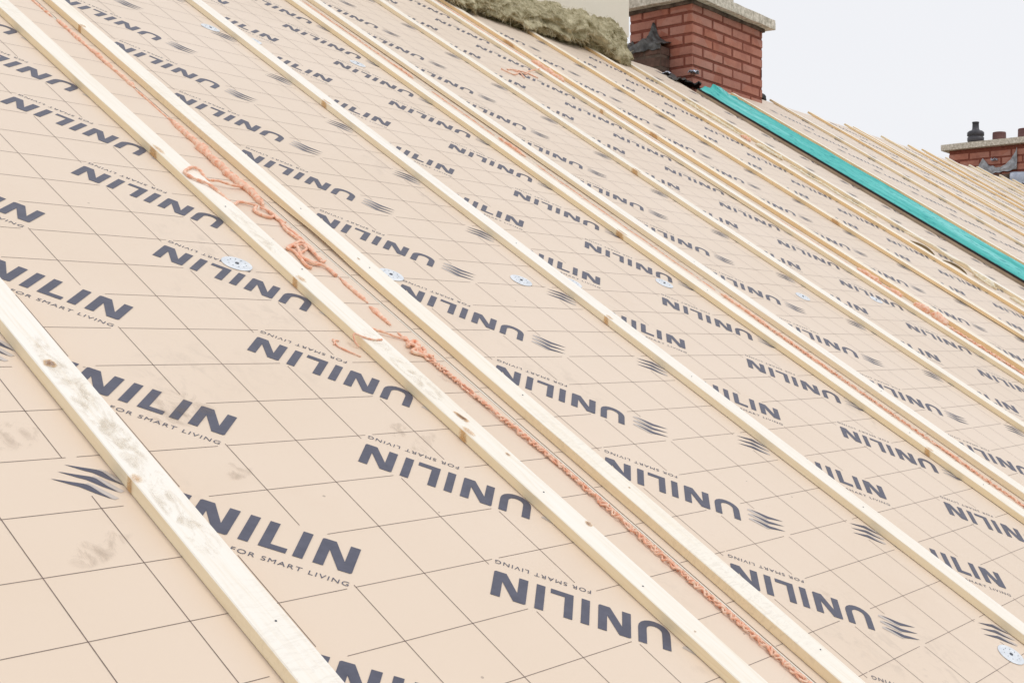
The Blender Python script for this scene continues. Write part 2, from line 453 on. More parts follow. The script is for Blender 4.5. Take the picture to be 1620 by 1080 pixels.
# ------------------------------------------------------------------ battens
BW, BH = .0435, .0162
def batten_mesh(u, v0, v1, h, seed, wv=.0011, side_knots=(), splits=()):
    L_ = v1-v0; n = int(L_/.02)
    bm = bmesh.new(); rings = []
    for i in range(n+1):
        y = -v1 + L_*i/n
        a = noise.noise(Vector((seed, y*.55, 0)))*wv*3.4
        b = noise.noise(Vector((seed+9, y*5, 2)))*wv*.35
        c = noise.noise(Vector((seed+3, y*7, 5)))*wv*.35
        d = noise.noise(Vector((seed+5, y*3, 7)))*.0005
        ch = .0011 + .0008*max(0, noise.noise(Vector((seed+7, y*9, 1))))
        x0, x1, zt = u+a+b, u+a+BW+c, h+BH+d
        zb = h + .0011 + .0050*max(0, noise.noise(Vector((seed+2, y*.9, 3)))-.22) + (.0055*math.exp(-((y-.86)/.11)**2) if abs(seed-29.4) < .1 else 0)
        rings.append([bm.verts.new(q) for q in ((x0, y, zb), (x0, y, zt-ch), (x0+ch, y, zt), (x1-ch, y, zt), (x1, y, zt-ch), (x1, y, zb))])
    for i in range(n):
        for k in range(6):
            bm.faces.new((rings[i][k], rings[i+1][k], rings[i+1][(k+1) % 6], rings[i][(k+1) % 6]))
    bm.faces.new(rings[0]); bm.faces.new(rings[-1][::-1])
    bmesh.ops.recalc_face_normals(bm, faces=bm.faces)
    return bm
def blotch(u, v, h, ru, rv, inner, outer, alpha=(1, .9, 0), side=False, seed=0, rot=0):
    """small irregular stain lying on a surface: rings of faces with tint colour"""
    bm = bmesh.new(); lay = bm.verts.layers.float_color.new('tint')
    n = 20; rr = (0, .45, .8, 1.0)
    cols = [(*inner, alpha[0]), (*inner, alpha[0]), (*outer, alpha[1]), (*outer, alpha[2])]
    rings = []
    for j, r_ in enumerate(rr):
        ring = []
        for k in range(n):
            a = 2*PI*k/n; w_ = 1+.28*noise.noise(Vector((math.cos(a)*1.4+seed, math.sin(a)*1.4, seed*3.1)))
            x, y = math.cos(a)*r_*ru*w_, math.sin(a)*r_*rv*w_
            x, y = x*math.cos(rot)-y*math.sin(rot), x*math.sin(rot)+y*math.cos(rot)
            co = (u, -v+y, h+x) if side else (u+x, -v+y, h)
            vv = bm.verts.new(co); vv[lay] = cols[j]; ring.append(vv)
            if r_ == 0: break
        rings.append(ring)
    for k in range(n):
        bm.faces.new((rings[0][0], rings[1][k], rings[1][(k+1) % n]))
        for j in (1, 2):
            bm.faces.new((rings[j][k], rings[j+1][k], rings[j+1][(k+1) % n], rings[j][(k+1) % n]))
    return bm
KN_I, KN_O = (.30, .13, .05), (.72, .47, .24)
def batten(u, h, v0, v1, label, group, seed, knots=(), side=(), nails=(), slits=(), scuffs=()):
    bm = batten_mesh(u, v0, v1, h, seed)
    T = empty('timber_batten', ROOF, label, 'batten', group)
    link('batten_body', bm, M['wood'], T)
    for j, (pv, a_, b_, al_) in enumerate(scuffs):
        bw = noise.noise(Vector((seed, -pv*.55, 0)))*.0011*3.4
        link('scuff', blotch(u+bw+.021, pv, h+BH+.0008, a_, b_, (.68, .60, .49), (.74, .67, .57), (al_*.55, al_*.5, 0), seed=seed+j*1.7), M['smudge'], T)
    zt = h+BH+.0009
    for i, (ku, kv, a, b) in enumerate(knots):
        link('knot', blotch(ku, kv, zt, a, b, KN_I, KN_O, (.75, .8, 0), seed=seed+i), M['decal'], T)
    for i, (kv, b) in enumerate(side):
        bw = noise.noise(Vector((seed, -kv*.55, 0)))*.0011*3.4
        bm2 = bmesh.new(); lay = bm2.verts.layers.float_color.new('tint')
        x = u+bw-.0011
        n = 8
        lo, hi = [], []
        for k in range(n+1):
            s = -1+2*k/n; al = max(0, 1-abs(s)**2.5)
            wob = .002*noise.noise(Vector((k*.7, seed, kv)))
            q = bm2.verts.new((x, -kv+s*b+wob-.003, h+.0012)); q[lay] = (.62, .36, .15, al*.95); lo.append(q)
            q = bm2.verts.new((x, -kv+s*b*.8+wob+.004, h+BH-.0006)); q[lay] = (.74, .47, .22, al*.85); hi.append(q)
        for k in range(n): bm2.faces.new((lo[k], lo[k+1], hi[k+1], hi[k]))
        # the knot wraps a little onto the top face
        link('side_knot', bm2, M['decal'], T)
        link('knot', blotch(u+.005, kv, zt, .007, b*1.3, (.66, .40, .19), (.80, .60, .38), (.6, .4, 0), seed=seed+i+.5), M['decal'], T)
    for i, (kv, off) in enumerate(nails):
        b3 = bmesh.new(); lathe(b3, [(.0013, 0), (.0013, .0004), (.0006, .0005)], 10, (u+off, -kv, zt-.0006)); link('nail_head', b3, M['darkmetal'], T)
    for (ku, kv, a, b, rot) in slits:
        link('slit', blotch(ku, kv, zt, a, b, (.20, .09, .03), (.70, .42, .20), (1, .9, .1), seed=seed, rot=rot), M['decal'], T)
    return T
VT = -VR
bat = [
 (-.259, 'nearest batten, with an orange knot and grey scuffed patches on its top', dict(scuffs=[(-.40,.016,.05,.8),(-.33,.018,.06,.9),(-.27,.019,.05,.9),(-.20,.018,.06,1.),(-.13,.018,.05,.9),(-.07,.018,.05,1.),(-.01,.018,.04,.8)], knots=[(-.2440, -.3797, .0085, .011)], side=[(-.1264, .007), (.62, .01)], nails=[(.142, .026), (-.62, .02)])),
 (.268, 'left batten of the first pair, orange foam loop lying across it', dict(scuffs=[(-.44,.016,.05,.8),(-.36,.017,.06,1.),(-.30,.017,.05,.8),(-.80,.016,.06,.7),(-.88,.014,.04,.6)], knots=[(.2981, -.0994, .003, .006), (.305, .0852, .005, .008), (.283, .33, .002, .002)], side=[(-1.1708, .018), (-.6523, .011), (-.1673, .012)], nails=[(.228, .012), (-.69, .03), (.0, .02), (-.93, .014)], slits=[(.2890, -.2064, .0048, .019, .15)])),
 (.437, 'right batten of the first pair, beside the braided orange foam joint', dict(knots=[(.455, -.75, .002, .005), (.463, .02, .002, .002)], side=[(-1.9, .01)], nails=[(-.715, .02), (-.26, .03), (.432, .03), (-.96, .02)])),
 (.973, 'middle batten, alone between the first and second pairs', dict(side=[(-1.698, .016), (-.55, .01)], nails=[(.18, .02), (-.3, .02), (-.9, .02)])),
 (1.521, 'left batten of the second pair', dict(side=[(-1.05, .02), (.05, .01)], nails=[(-.72, .02), (-.02, .02), (.2, .02)])),
 (1.668, 'right batten of the second pair, next to the thin orange foam line', dict(nails=[(-.9, .02), (-.2, .02)])),
 (2.200, 'lone batten between the second and third pairs', dict(side=[(-1.646, .02)], nails=[(-1.1, .02)])),
 (2.735, 'left batten of the third pair, with bulging orange foam on its right', dict(side=[(-2.376, .014), (-.15, .03)])),
 (2.895, 'right batten of the third pair, orange coloured on its side', dict(side=[(-3.2, .05), (-2.2, .03)])),
 (3.400, 'lone batten just right of the third pair', dict(side=[(-1.5, .03)])),
 (3.905, 'left batten of the pair before the teal strip', dict()),
 (4.175, 'last batten before the teal strip, right of the cream foam', dict()),
]
for i, (u, lab, kw) in enumerate(bat):
    batten(u, 0, VT-.01*random.random(), VB, lab, 'roof battens on the near roof', i*13.7+2, **kw)
far = [(5.105, 'far batten running along the right edge of the teal membrane', -3.56), (5.86, 'first far batten to reach the ridge right of the chimney', -3.79), (6.39, 'second far batten from the chimney', -3.80),
       (6.94, 'left one of a close pair of far battens', -3.80), (7.06, 'right one of a close pair of far battens', -3.79), (7.55, 'far batten beyond the close pair', -3.80),
       (8.03, 'short-spaced far batten left of the orange-edged one', -3.79), (8.34, 'orange-edged far batten in front of the open sky gap', -3.81), (8.80, 'far batten whose tip stands before the second chimney edge', -3.79),
       (9.35, 'far batten ending left of the torn lead sheet', -3.80), (9.62, 'far batten ending right under the torn lead sheet', -3.84), (10.12, 'next to last batten before the dark verge', -3.80), (10.45, 'farthest batten beside the dark verge', -3.79)]
for i, (u, lab, vt) in enumerate(far):
    batten(u, H2, vt, VB, lab, 'roof battens on the far roof', i*7.3+200, nails=[(-2.6-.1*i, .02)] if i % 3 == 0 else ())

# ------------------------------------------------------------------ orange foam in the joints
def rough_up(bm, amp, f):
    bm.normal_update()
    for v in bm.verts:
        v.co += v.normal*amp*(noise.noise(v.co*f)+.6*noise.noise(v.co*f*2.7))
def beads(parent, mat, specs):
    for (x, a, b, r, seed, amp, lump) in specs:
        bm = bmesh.new(); bead(bm, x, a, b, r, seed, amp=amp, lump=lump); rough_up(bm, r*.42, 90)
        link('foam_bead', bm, mat, parent, smooth=True)
def wobble_path(x, v0, v1, step, amp, seed, z=.003, zamp=.001):
    n = max(2, int((v1-v0)/step)); out = []
    for i in range(n+1):
        v = v0+(v1-v0)*i/n
        out.append(Vector((x+amp*noise.noise(Vector((v*9, seed, 0))), -v, z+zamp*noise.noise(Vector((v*13, seed, 4))))))
    return out
def bead(bm, x, v0, v1, r, seed, amp=.004, lump=.5, z=None, taper=True, freq=22):
    P = wobble_path(x, v0, v1, .004, amp, seed, z if z is not None else r*.55, r*.3)
    n = len(P)
    rad = [r*(1+lump*noise.noise(Vector((p.y*freq, seed+3, 1)))+.35*lump*noise.noise(Vector((p.y*freq*3.3, seed+5, 2))))*(min(1, (i+.6)/6, (n-i-.4)/6) if taper else 1) for i, p in enumerate(P)]
    tube(bm, P, [max(.0004, q) for q in rad], 10)
def braid(bm, x, v0, v1, amp, r, pitch, seed, z=.005, strands=3):
    for s in range(strands):
        P = []; n = int((v1-v0)/.0022); acc = 0
        for i in range(n+1):
            acc += (1+1.6*noise.noise(Vector((i*.0022*28, seed, 2))))*.0022
            v = v0+(v1-v0)*i/n
            g = .70+.75*noise.noise(Vector((v*9, seed, 9)))+.3*noise.noise(Vector((v*31, seed, s)))
            ph = 2*PI*(acc/pitch)+2*PI*s/strands + 3.2*noise.noise(Vector((v*21, seed, s*5)))
            cx = x+.003*noise.noise(Vector((v*4, seed, 1))) + (.021*max(0, min(1, (v+.42)/.34)) if x < 1 else 0)
            P.append(Vector((cx+amp*g*math.sin(ph), -v, z+.0035*g*math.cos(ph*2+.7*s)*.8)))
        rad = [max(.0003, r*(1+.9*noise.noise(Vector((p.y*70, seed+s, 2))))) for p in P]
        tube(bm, P, rad, 7)
def strand(pts, r, seed=1, lump=.35):
    bm = bmesh.new()
    P = spline([(a, -b, c) for a, b, c in pts], .0025)
    tube(bm, P, [r*(1+lump*noise.noise(Vector((p.x*90, p.y*90, seed)))) for p in P], 8)
    return bm
t = empty('sealing_foam', ROOF, 'long orange foam string in the first joint, with loops, tangles and a braided lower half', 'sealing foam', 'foam in the panel joints')
beads(t, M['orange'], [(.407,-3.2,-1.97,.0032,1,.004,.5),(.411,-1.96,-1.74,.0042,2,.002,.6),(.411,-1.76,-1.56,.0046,22,.003,.6),(.409,-1.56,-1.30,.0020,3,.004,.6),
 (.406,-1.40,-1.24,.0062,4,.006,.7),(.399,-1.27,-1.12,.0085,8,.007,.8),(.396,-1.15,-.985,.0078,5,.008,.5),(.395,-1.01,-.83,.0028,6,.004,.6),
 (.381,-.70,-.60,.0034,7,.010,1.),(.378,-.59,-.52,.0040,9,.008,1.1),(.376,-.50,-.43,.0040,12,.008,1.1)])
bm = bmesh.new(); braid(bm, .3745, -.46, .78, .0050, .0015, .036, 11); braid(bm, .3790, -.40, .78, .0042, .0012, .027, 17, z=.003, strands=2); rough_up(bm, .0010, 220)
link('braided_string', bm, M['orange'], t, smooth=True)
loops = [
 ([(0.3889,-1.0604,.006),(0.3629,-1.0567,.009),(0.3379,-1.0613,.012),(0.3125,-1.0558,.014),(0.31,-1.0848,.0200),(0.2988,-1.0926,.0200),(0.2805,-1.0762,.0200),(0.2698,-1.0622,.0200),(0.2743,-1.0392,.0200),(0.2944,-1.0178,.0200),(0.3025,-.9851,.017),(0.3107,-.9548,.012),(0.343,-.986,.005),(0.3635,-.9827,.005),(0.3764,-.9749,.005)], .0028),
 ([(0.3719,-.9738,.004),(0.3586,-.9548,.004),(0.362,-.9396,.004),(0.3761,-.9294,.004),(0.3902,-.9376,.004),(0.3907,-.9244,.004),(0.3986,-.9101,.004)], .0030),
 ([(0.3808,-.9732,.004),(0.3886,-.956,.005),(0.3942,-.9304,.004),(0.3835,-.8888,.004),(0.3818,-.8677,.004)], .0026),
 ([(0.3867,-.8352,.004),(0.3544,-.8122,.004),(0.3363,-.797,.004),(0.3442,-.7883,.004),(0.3409,-.7609,.004),(0.3361,-.7313,.004),(0.3425,-.7225,.004)], .0030),
 ([(0.3595,-.803,.006),(0.3452,-.7615,.006),(0.355,-.7409,.005),(0.3717,-.7357,.005),(0.378,-.7244,.004),(0.3774,-.6977,.004)], .0030),
 ([(0.3813,-.8806,.004),(0.3838,-.8552,.004),(0.3863,-.83,.005),(0.3856,-.802,.005),(0.3819,-.774,.006),(0.382,-.7567,.004)], .0032),
 ([(0.3842,-.822,.007),(0.3924,-.8132,.004),(0.3874,-.7872,.004),(0.3816,-.7517,.004),(0.3923,-.7581,.004)], .0026),
 ([(0.3555,-.8074,.004),(0.3779,-.816,.006),(0.3734,-.7952,.007),(0.3519,-.7771,.004),(0.3559,-.7532,.004),(0.3717,-.7357,.006)], .0026),
 ([(0.3158,-.4982,.008),(0.3363,-.4902,.006),(0.3556,-.4799,.004),(0.3741,-.4671,.004)], .0020),
 ([(0.2989,-.4425,.0180),(0.2811,-.4423,.0183),(0.2677,-.4503,.0183),(0.2559,-.4604,.0183),(0.2540,-.4504,.010),(0.2602,-.4436,.003)], .0016),
 ([(0.227,-.4698,.002),(0.2237,-.4495,.002),(0.2314,-.4335,.002),(0.2461,-.4154,.002)], .0013),
 ([(0.2191,-.4535,.002),(0.2317,-.4678,.002),(0.2351,-.4638,.002)], .0012),
 ([(0.3587,-.4439,.005),(0.3831,-.459,.006),(0.3756,-.4354,.008),(0.3561,-.4269,.005),(0.3674,-.4184,.004),(0.3878,-.4083,.005)], .0036),
 ([(0.3627,-.4539,.005),(0.3701,-.438,.009),(0.3656,-.4254,.005),(0.3801,-.4229,.005),(0.3874,-.4384,.004)], .0030),
]
for i, (pts, r) in enumerate(loops):
    link('foam_loop', strand(pts, r, i*3.3), M['orange'], t, smooth=True)
t = empty('sealing_foam', ROOF, 'thin broken orange foam line in the second joint', 'sealing foam', 'foam in the panel joints')
for a, b, r in ((-3.7,-2.95,.004),(-2.9,-2.3,.0032),(-2.32,-2.2,.006),(-2.1,-1.75,.0025),(-1.74,-1.60,.0075),(-1.55,-.75,.0020),(-.74,-.55,.0065),(-.56,-.30,.0050),(-.28,.0,.0026),(.0,.35,.0042),(.36,.8,.0030)):
    beads(t, M['orange'], [(1.632, a, b, r*.68, a*3, .005, .75)])
bm = bmesh.new(); braid(bm, 1.628, -.60, .75, .006, .0013, .034, 31, z=.003, strands=2); link('braided_string', bm, M['orange'], t, smooth=True)
t = empty('sealing_foam', ROOF, 'orange foam in the third joint swelling into round bulges', 'sealing foam', 'foam in the panel joints')
for a, b, r in ((-3.75,-3.0,.003),(-2.98,-2.74,.012),(-2.6,-2.1,.0016),(-1.5,-1.05,.0016),(-1.02,-.90,.009),(-.90,-.84,.004)):
    beads(t, M['orange'], [(2.847, a, b, r, a*3, .008, .6)])
for vc, rr, L_ in ((-.965,.011,.035),(-.83,.010,.03),(-.71,.015,.036),(-.63,.0165,.040)):
    P = [(2.842, -(vc+L_*s), rr*.75) for s in (-1,-.8,-.5,-.2,.1,.4,.7,.9,1)]
    bm = bmesh.new(); P = spline(P, .003); nP = len(P)
    tube(bm, P, [max(.0005, rr*math.sin(PI*(i+.3)/(nP))**.55) for i in range(nP)], 14); rough_up(bm, rr*.35, 60)
    link('foam_bead', bm, M['orange'], t, smooth=True)
bm = bmesh.new(); braid(bm, 2.855, -.58, .55, .009, .0026, .045, 41, strands=3); link('braided_string', bm, M['orange'], t, smooth=True)
for i, pts in enumerate(([(2.4111,-2.6704,.004),(2.434,-2.6431,.004),(2.4632,-2.64,.003),(2.5323,-2.6919,.004),(2.5054,-2.6264,.004)], [(2.5083,-2.7063,.004),(2.5718,-2.6985,.004),(2.6521,-2.7681,.004),(2.7296,-2.7998,.016),(2.79,-2.85,.012)], [(2.46,-2.69,.004),(2.52,-2.72,.003),(2.60,-2.73,.003),(2.64,-2.69,.003)])):
    link('foam_loop', strand(pts, .0026, i), M['orange'], t, smooth=True)
t = empty('sealing_foam', ROOF, 'cream foam and torn strip in the joint before the teal membrane', 'sealing foam', 'foam in the panel joints')
for a, b, r in ((-3.1,-2.62,.008),(-2.55,-2.35,.013),(-2.3,-1.7,.006),(-1.12,-.97,.016),(-.9,-.2,.007)):
    beads(t, M['cream_foam'], [(4.115, a, b, r, a*3, .02, .7)])
bm = bmesh.new(); bead(bm, 4.09, -2.64, -2.56, .012, 5, amp=.02, lump=.9, freq=60); link('rust_lump', bm, M['orange'], t, smooth=True)
# the torn, curling brown and cream strip
def ribbon(pts, w, lift, mat, name, parent):
    P = spline([(a, -b, c) for a, b, c in pts], .01); bm = bmesh.new(); prev = None
    for i, p in enumerate(P):
        tt = i/(len(P)-1); k = math.sin(PI*tt)**.6
        a = bm.verts.new(p); b = bm.verts.new(p+Vector((w*k+.001, .0, lift*k)))
        if prev: bm.faces.new((prev[0], a, b, prev[1]))
        prev = (a, b)
    return link(name, bm, mat, parent, smooth=True)
ribbon([(3.975,-1.43,.006),(3.99,-1.38,.010),(4.0,-1.33,.010),(4.01,-1.28,.004)], .020, .010, M['peel'], 'torn_strip', t)
ribbon([(4.00,-1.24,.006),(4.01,-1.19,.010),(4.02,-1.15,.009),(4.03,-1.10,.004)], .018, .009, M['peel'], 'torn_strip', t)
bm = strand([(4.05,-1.50,.022),(4.09,-1.36,.030),(4.09,-1.26,.024),(4.12,-1.16,.026),(4.10,-1.08,.012),(4.06,-.98,.012)], .0045, 3); link('foam_loop', bm, M['cream_foam'], t, smooth=True)

# ------------------------------------------------------------------ steel fixing discs
def disc(u, v, label, r=.0255):
    t = empty('fixing_disc', ROOF @ Matrix.Translation((u, -v, .0008)), label, 'fixing disc', 'round steel fixing discs on the panels')
    bm = bmesh.new()
    prof = [(r, 0), (r, .0006), (r-.0012, .0010), (r-.0028, .0008), (r*.72, .0008), (r*.68, .0016), (r*.60, .0016), (r*.55, .0006), (r*.34, .0006), (r*.30, .0014), (r*.18, .0010)]
    lathe(bm, prof, 36); link('plate', bm, M['disc'], t, smooth=True)
    bm = bmesh.new(); lathe(bm, [(.0032, .0009), (.0032, .0022), (.0018, .0027)], 12); link('screw_head', bm, M['darkmetal'], t)
    bm = bmesh.new()
    for k in range(10):
        a = 2*PI*k/10; box(bm, .0150*math.cos(a)-.0009, .0150*math.cos(a)+.0009, .0150*math.sin(a)-.0005, .0150*math.sin(a)+.0005, .00165, .0019)
    link('stamped_marks', bm, M['darkmetal'], t)
for u, v, lab in [(.199,-.726,'fixing disc over the small lettering left of the first batten pair'), (.517,-.722,'fixing disc touching the right batten of the first pair'),
                  (.876,-.735,'fixing disc on bare panel left of the middle batten'), (1.042,-.740,'fixing disc just right of the middle batten, half way up'), (1.426,-.775,'fixing disc beside the left batten of the second pair'),
                  (.905,.578,'fixing disc in the lower right corner of the photo'), (.929,-2.22,'fixing disc high up, left of the middle batten'), (1.045,-2.195,'fixing disc high up, right of the middle batten'),
                  (1.423,-2.22,'fixing disc high up, left of the second batten pair'), (2.091,-.754,'fixing disc left of the lone batten past the second pair'), (2.60,-.77,'fixing disc left of the third batten pair')]:
    disc(u, v, lab)
# a few dirt marks left on the near panels
for i, (u, v, a, b, al) in enumerate([(-.1159,-.2918,.045,.03,.30),(.1749,-.2068,.02,.012,.35),(.19,-.165,.035,.012,.22),(-.3289,-.0348,.035,.015,.30),(-.1125,-.1461,.02,.012,.28),(.373,-.27,.012,.01,.3),(.373,-.342,.012,.012,.25),(-.3327,-.2488,.03,.02,.28),(-.2655,-.1536,.010,.012,.3),(-.40,-.30,.03,.03,.22),(.64,.33,.02,.01,.15)]):
    link('dirt_smudge', blotch(u, v, .0012, a*1.3, b*1.3, (.30, .23, .17), (.38, .30, .23), (al*.9, al*.8, 0), seed=i*2.3, rot=.6), M['smudge'], PANELS[1 if u > .415 else 0])
for i, (u, v) in enumerate([(.1687,-.8205),(.161,-.8075),(.9031,.5119),(.8998,.5108),(.1938,.0093),(.0184,.0057),(.1954,.1004),(2.0168,-.88),(.8611,.265),(.35,-1.8352)]):
    pass

# ------------------------------------------------------------------ teal membrane over the party wall
t = empty('roof_membrane', ROOF, 'teal roofing membrane strip running up to the chimney foot', 'membrane')
bm = bmesh.new(); nu, nv = 26, 420
grid = []
XL, XR = 4.650, 5.075
for j in range(nv+1):
    row = []
    for i in range(nu+1):
        s = i/nu
        vt = -3.455 - .15*min(1, s*1.6); v = vt + (1.55-vt)*j/nv
        x = XL + (XR-XL)*s
        z = .0285 + .009*s + .004*math.sin(PI*s)
        w_ = .0030*noise.noise(Vector((x*12, v*1.6, 3))) + .0030*noise.noise(Vector((x*30, v*5, 5))) + .0016*noise.noise(Vector((x*60+v*22, v*9, 8)))
        z += w_*min(1, s*5)
        y = -v
        k = max(0, (vt+.26-v)/.26)                 # crumpled top end rising against the chimney
        if k > 0:
            z += k*k*(.012+.035*max(0, noise.noise(Vector((x*7, 1, 2)))+.45)) * math.sin(PI*min(1, s*1.1+.03))*min(1, s*4+.1)
            z += .012*k*noise.noise(Vector((x*16, v*16, 7)))
            y -= .05*k*k*s*2 + .03*k*noise.noise(Vector((x*12, 4, 4)))
        row.append(bm.verts.new((x, y, z)))
    grid.append(row)
for j in range(nv):
    for i in range(nu):
        bm.faces.new((grid[j][i], grid[j+1][i], grid[j+1][i+1], grid[j][i+1]))
bmesh.ops.recalc_face_normals(bm, faces=bm.faces)
for f in bm.faces:
    if f.normal.z < 0: f.normal_flip()
o = link('membrane_sheet', bm, M['teal'], t, smooth=True)
sm = o.modifiers.new('thick', 'SOLIDIFY'); sm.thickness = .0015; sm.offset = -1
bm = bmesh.new(); box(bm, XL-.007, XL+.02, -1.55, 3.45, .0172, .0265); link('shadow_gap_strip', bm, M['rubber'], t)  # black strip standing in for the shadow gap below the membrane edge
t = empty('party_wall_board', ROOF, 'brown weathered edge board under the teal membrane', 'edge board')
bm = bmesh.new(); box(bm, XL-.004, XR-.05, -1.55, 3.46, -.10, .0165); link('board', bm, M['osb'], t)

# ------------------------------------------------------------------ houses under the roofs
def house(x0, x1, lift, label):
    t = empty('terraced_house', Matrix.Translation((x0, 0, 0)), label, 'house')
    W_ = x1-x0
    yb, zb = -VB*math.cos(PITCH), Z0-VB*math.sin(PITCH)
    bm = bmesh.new()
    nrm = .13/math.cos(PITCH)
    pr = [(yb+.25, 0), (yb+.25, zb-nrm+.25*math.tan(PITCH)+lift), (RY, RZ-nrm+lift), (2*RY-yb-.25, zb-nrm+.25*math.tan(PITCH)+lift), (2*RY-yb-.25, 0)]
    A = [bm.verts.new((0, y, z)) for y, z in pr]; B = [bm.verts.new((W_, y, z)) for y, z in pr]
    bm.faces.new(A); bm.faces.new(B[::-1])
    for i in range(5): bm.faces.new((A[i], B[i], B[(i+1) % 5], A[(i+1) % 5]))
    bmesh.ops.recalc_face_normals(bm, faces=bm.faces)
    link('wall', bm, M['wallbrick'], t)
    bm = bmesh.new()
    q = [(RY+.004, RZ-.004+lift), (2*RY-yb, zb+lift), (2*RY-yb, zb-.11+lift), (RY+.004, RZ-.12+lift)]
    A = [bm.verts.new((0, y, z)) for y, z in q]; B = [bm.verts.new((W_, y, z)) for y, z in q]
    bm.faces.new(A); bm.faces.new(B[::-1])
    for i in range(4): bm.faces.new((A[i], B[i], B[(i+1) % 4], A[(i+1) % 4]))
    bmesh.ops.recalc_face_normals(bm, faces=bm.faces)
    link('rear_roof_slope', bm, M['face'], t)
    return t
house(-.81, 4.645, 0, 'brick house under the near printed roof')
house(4.66, 10.69, -.03, 'neighbouring brick house under the far printed roof')
bm = bmesh.new(); box(bm, -150, 150, -150, 150, -.5, 0)
tag(link('ground', bm, M['grass']), kind='structure')
t = empty('roof_verge', ROOF, 'dark verge strip closing the far end of the roof', 'roof verge')
bm = bmesh.new(); box(bm, 10.702, 10.76, -1.55, 3.78, -.08, H2+.012); link('verge_board', bm, M['seam'], t)

# ------------------------------------------------------------------ chimneys
def brickface(bm, org, ax, nrm, length, z0, z1, seed, bl=.215, ch=.0667, j=.0135, half=False, proud=.004, inner=(0, 0), cut=None):
    """individual bricks of one wall face; ax = direction along, nrm = outward"""
    rnd = random.Random(seed); row = 0; z = z0
    while z+ch < z1+.02:
        off = -(bl/2) if row % 2 else 0
        off += rnd.uniform(-.008, .008)
        x = off
        while x < length-.01:
            a, b = max(0, x+j/2 if x > 0 else x), min(length, x+bl-j/2)
            if b > length-.03: b = length
            if a < .01: a = 0
            if b-a > .02:
                dz = rnd.uniform(-.0015, .0015); pj = proud+rnd.uniform(-.0015, .002); e = .0035
                zt = min(z+ch-j/2, z1)
                P0 = [(a, z+j/2+dz), (b, z+j/2+dz), (b, zt+dz), (a, zt+dz)]
                o1 = [org+ax*p+Vector((0, 0, q))-nrm*.003 for p, q in P0]
                c_ = [(a+e, z+j/2+dz+e), (b-e, z+j/2+dz+e), (b-e, zt+dz-e), (a+e, zt+dz-e)]
                o2 = [org+ax*p+Vector((0, 0, q))+nrm*pj for p, q in c_]
                A = [bm.verts.new(p) for p in o1]; B = [bm.verts.new(p) for p in o2]
                bm.faces.new(B)
                for i in range(4): bm.faces.new((A[i], A[(i+1) % 4], B[(i+1) % 4], B[i]))
            x += bl
        z += ch; row += 1
def stack(t, X0, X1, Y0, Y1, z0, z1, seed, **kw):
    bm = bmesh.new(); box(bm, X0+.004, X1-.004, Y0+.004, Y1-.004, z0, z1); link('mortar_core', bm, M['mortar'], t)
    bm = bmesh.new()
    X, Y = Vector((1,0,0)), Vector((0,1,0))
    brickface(bm, Vector((X0, Y0+.004, 0)), X, -Y, X1-X0, z0, z1, seed, **kw)
    brickface(bm, Vector((X0+.004, Y1, 0)), -Y, -X, Y1-Y0, z0, z1, seed+1, **kw)
    brickface(bm, Vector((X1-.004, Y0, 0)), Y, X, Y1-Y0, z0, z1, seed+2, **kw)
    brickface(bm, Vector((X1, Y1-.004, 0)), -X, Y, X1-X0, z0, z1, seed+3, **kw)
    bmesh.ops.recalc_face_normals(bm, faces=bm.faces)
    link('brickwork', bm, M['brick'], t)
def slab(bm, x0, x1, y0, y1, z0, z1, seed, amp=.005):
    b2 = bmesh.new(); box(b2, x0, x1, y0, y1, z0, z1)
    bmesh.ops.subdivide_edges(b2, edges=b2.edges[:], cuts=9, use_grid_fill=True)
    for v in b2.verts:
        n = Vector((noise.noise(v.co*14+Vector((seed, 0, 0))), noise.noise(v.co*14+Vector((0, seed, 0))), noise.noise(v.co*14+Vector((0, 0, seed)))))
        v.co += n*amp
    me = bpy.data.meshes.new('tmp'); b2.to_mesh(me); b2.free(); bm.from_mesh(me); bpy.data.meshes.remove(me)

WC = ROOF @ Vector((4.74, 3.59, 0))          # front left corner of the first chimney where it meets the roof
t = empty('brick_chimney', Matrix.Translation(WC), 'red brick chimney with a thick lichen stained concrete cap rising from the ridge', 'chimney')
CX0, CX1, CD, CT = .020, .800, .50, .535
stack(t, CX0, CX1, .0, CD, -.268, CT, 5)
bm = bmesh.new(); slab(bm, CX0-.06, CX1+.062, -.065, CD+.065, CT+.001, CT+.062, 3); link('cap_slab', bm, M['concrete'], t)
bm = bmesh.new(); slab(bm, CX0+.0, .50, .03, CD-.02, CT+.060, CT+.15, 8); link('upper_cap', bm, M['concrete'], t)
# dark mortar fillet directly below the cap
bm = bmesh.new(); slab(bm, CX0-.012, CX1+.012, -.012, CD+.012, CT-.022, CT+.002, 12, .004); link('mortar_fillet', bm, M['oldbrick'], t)

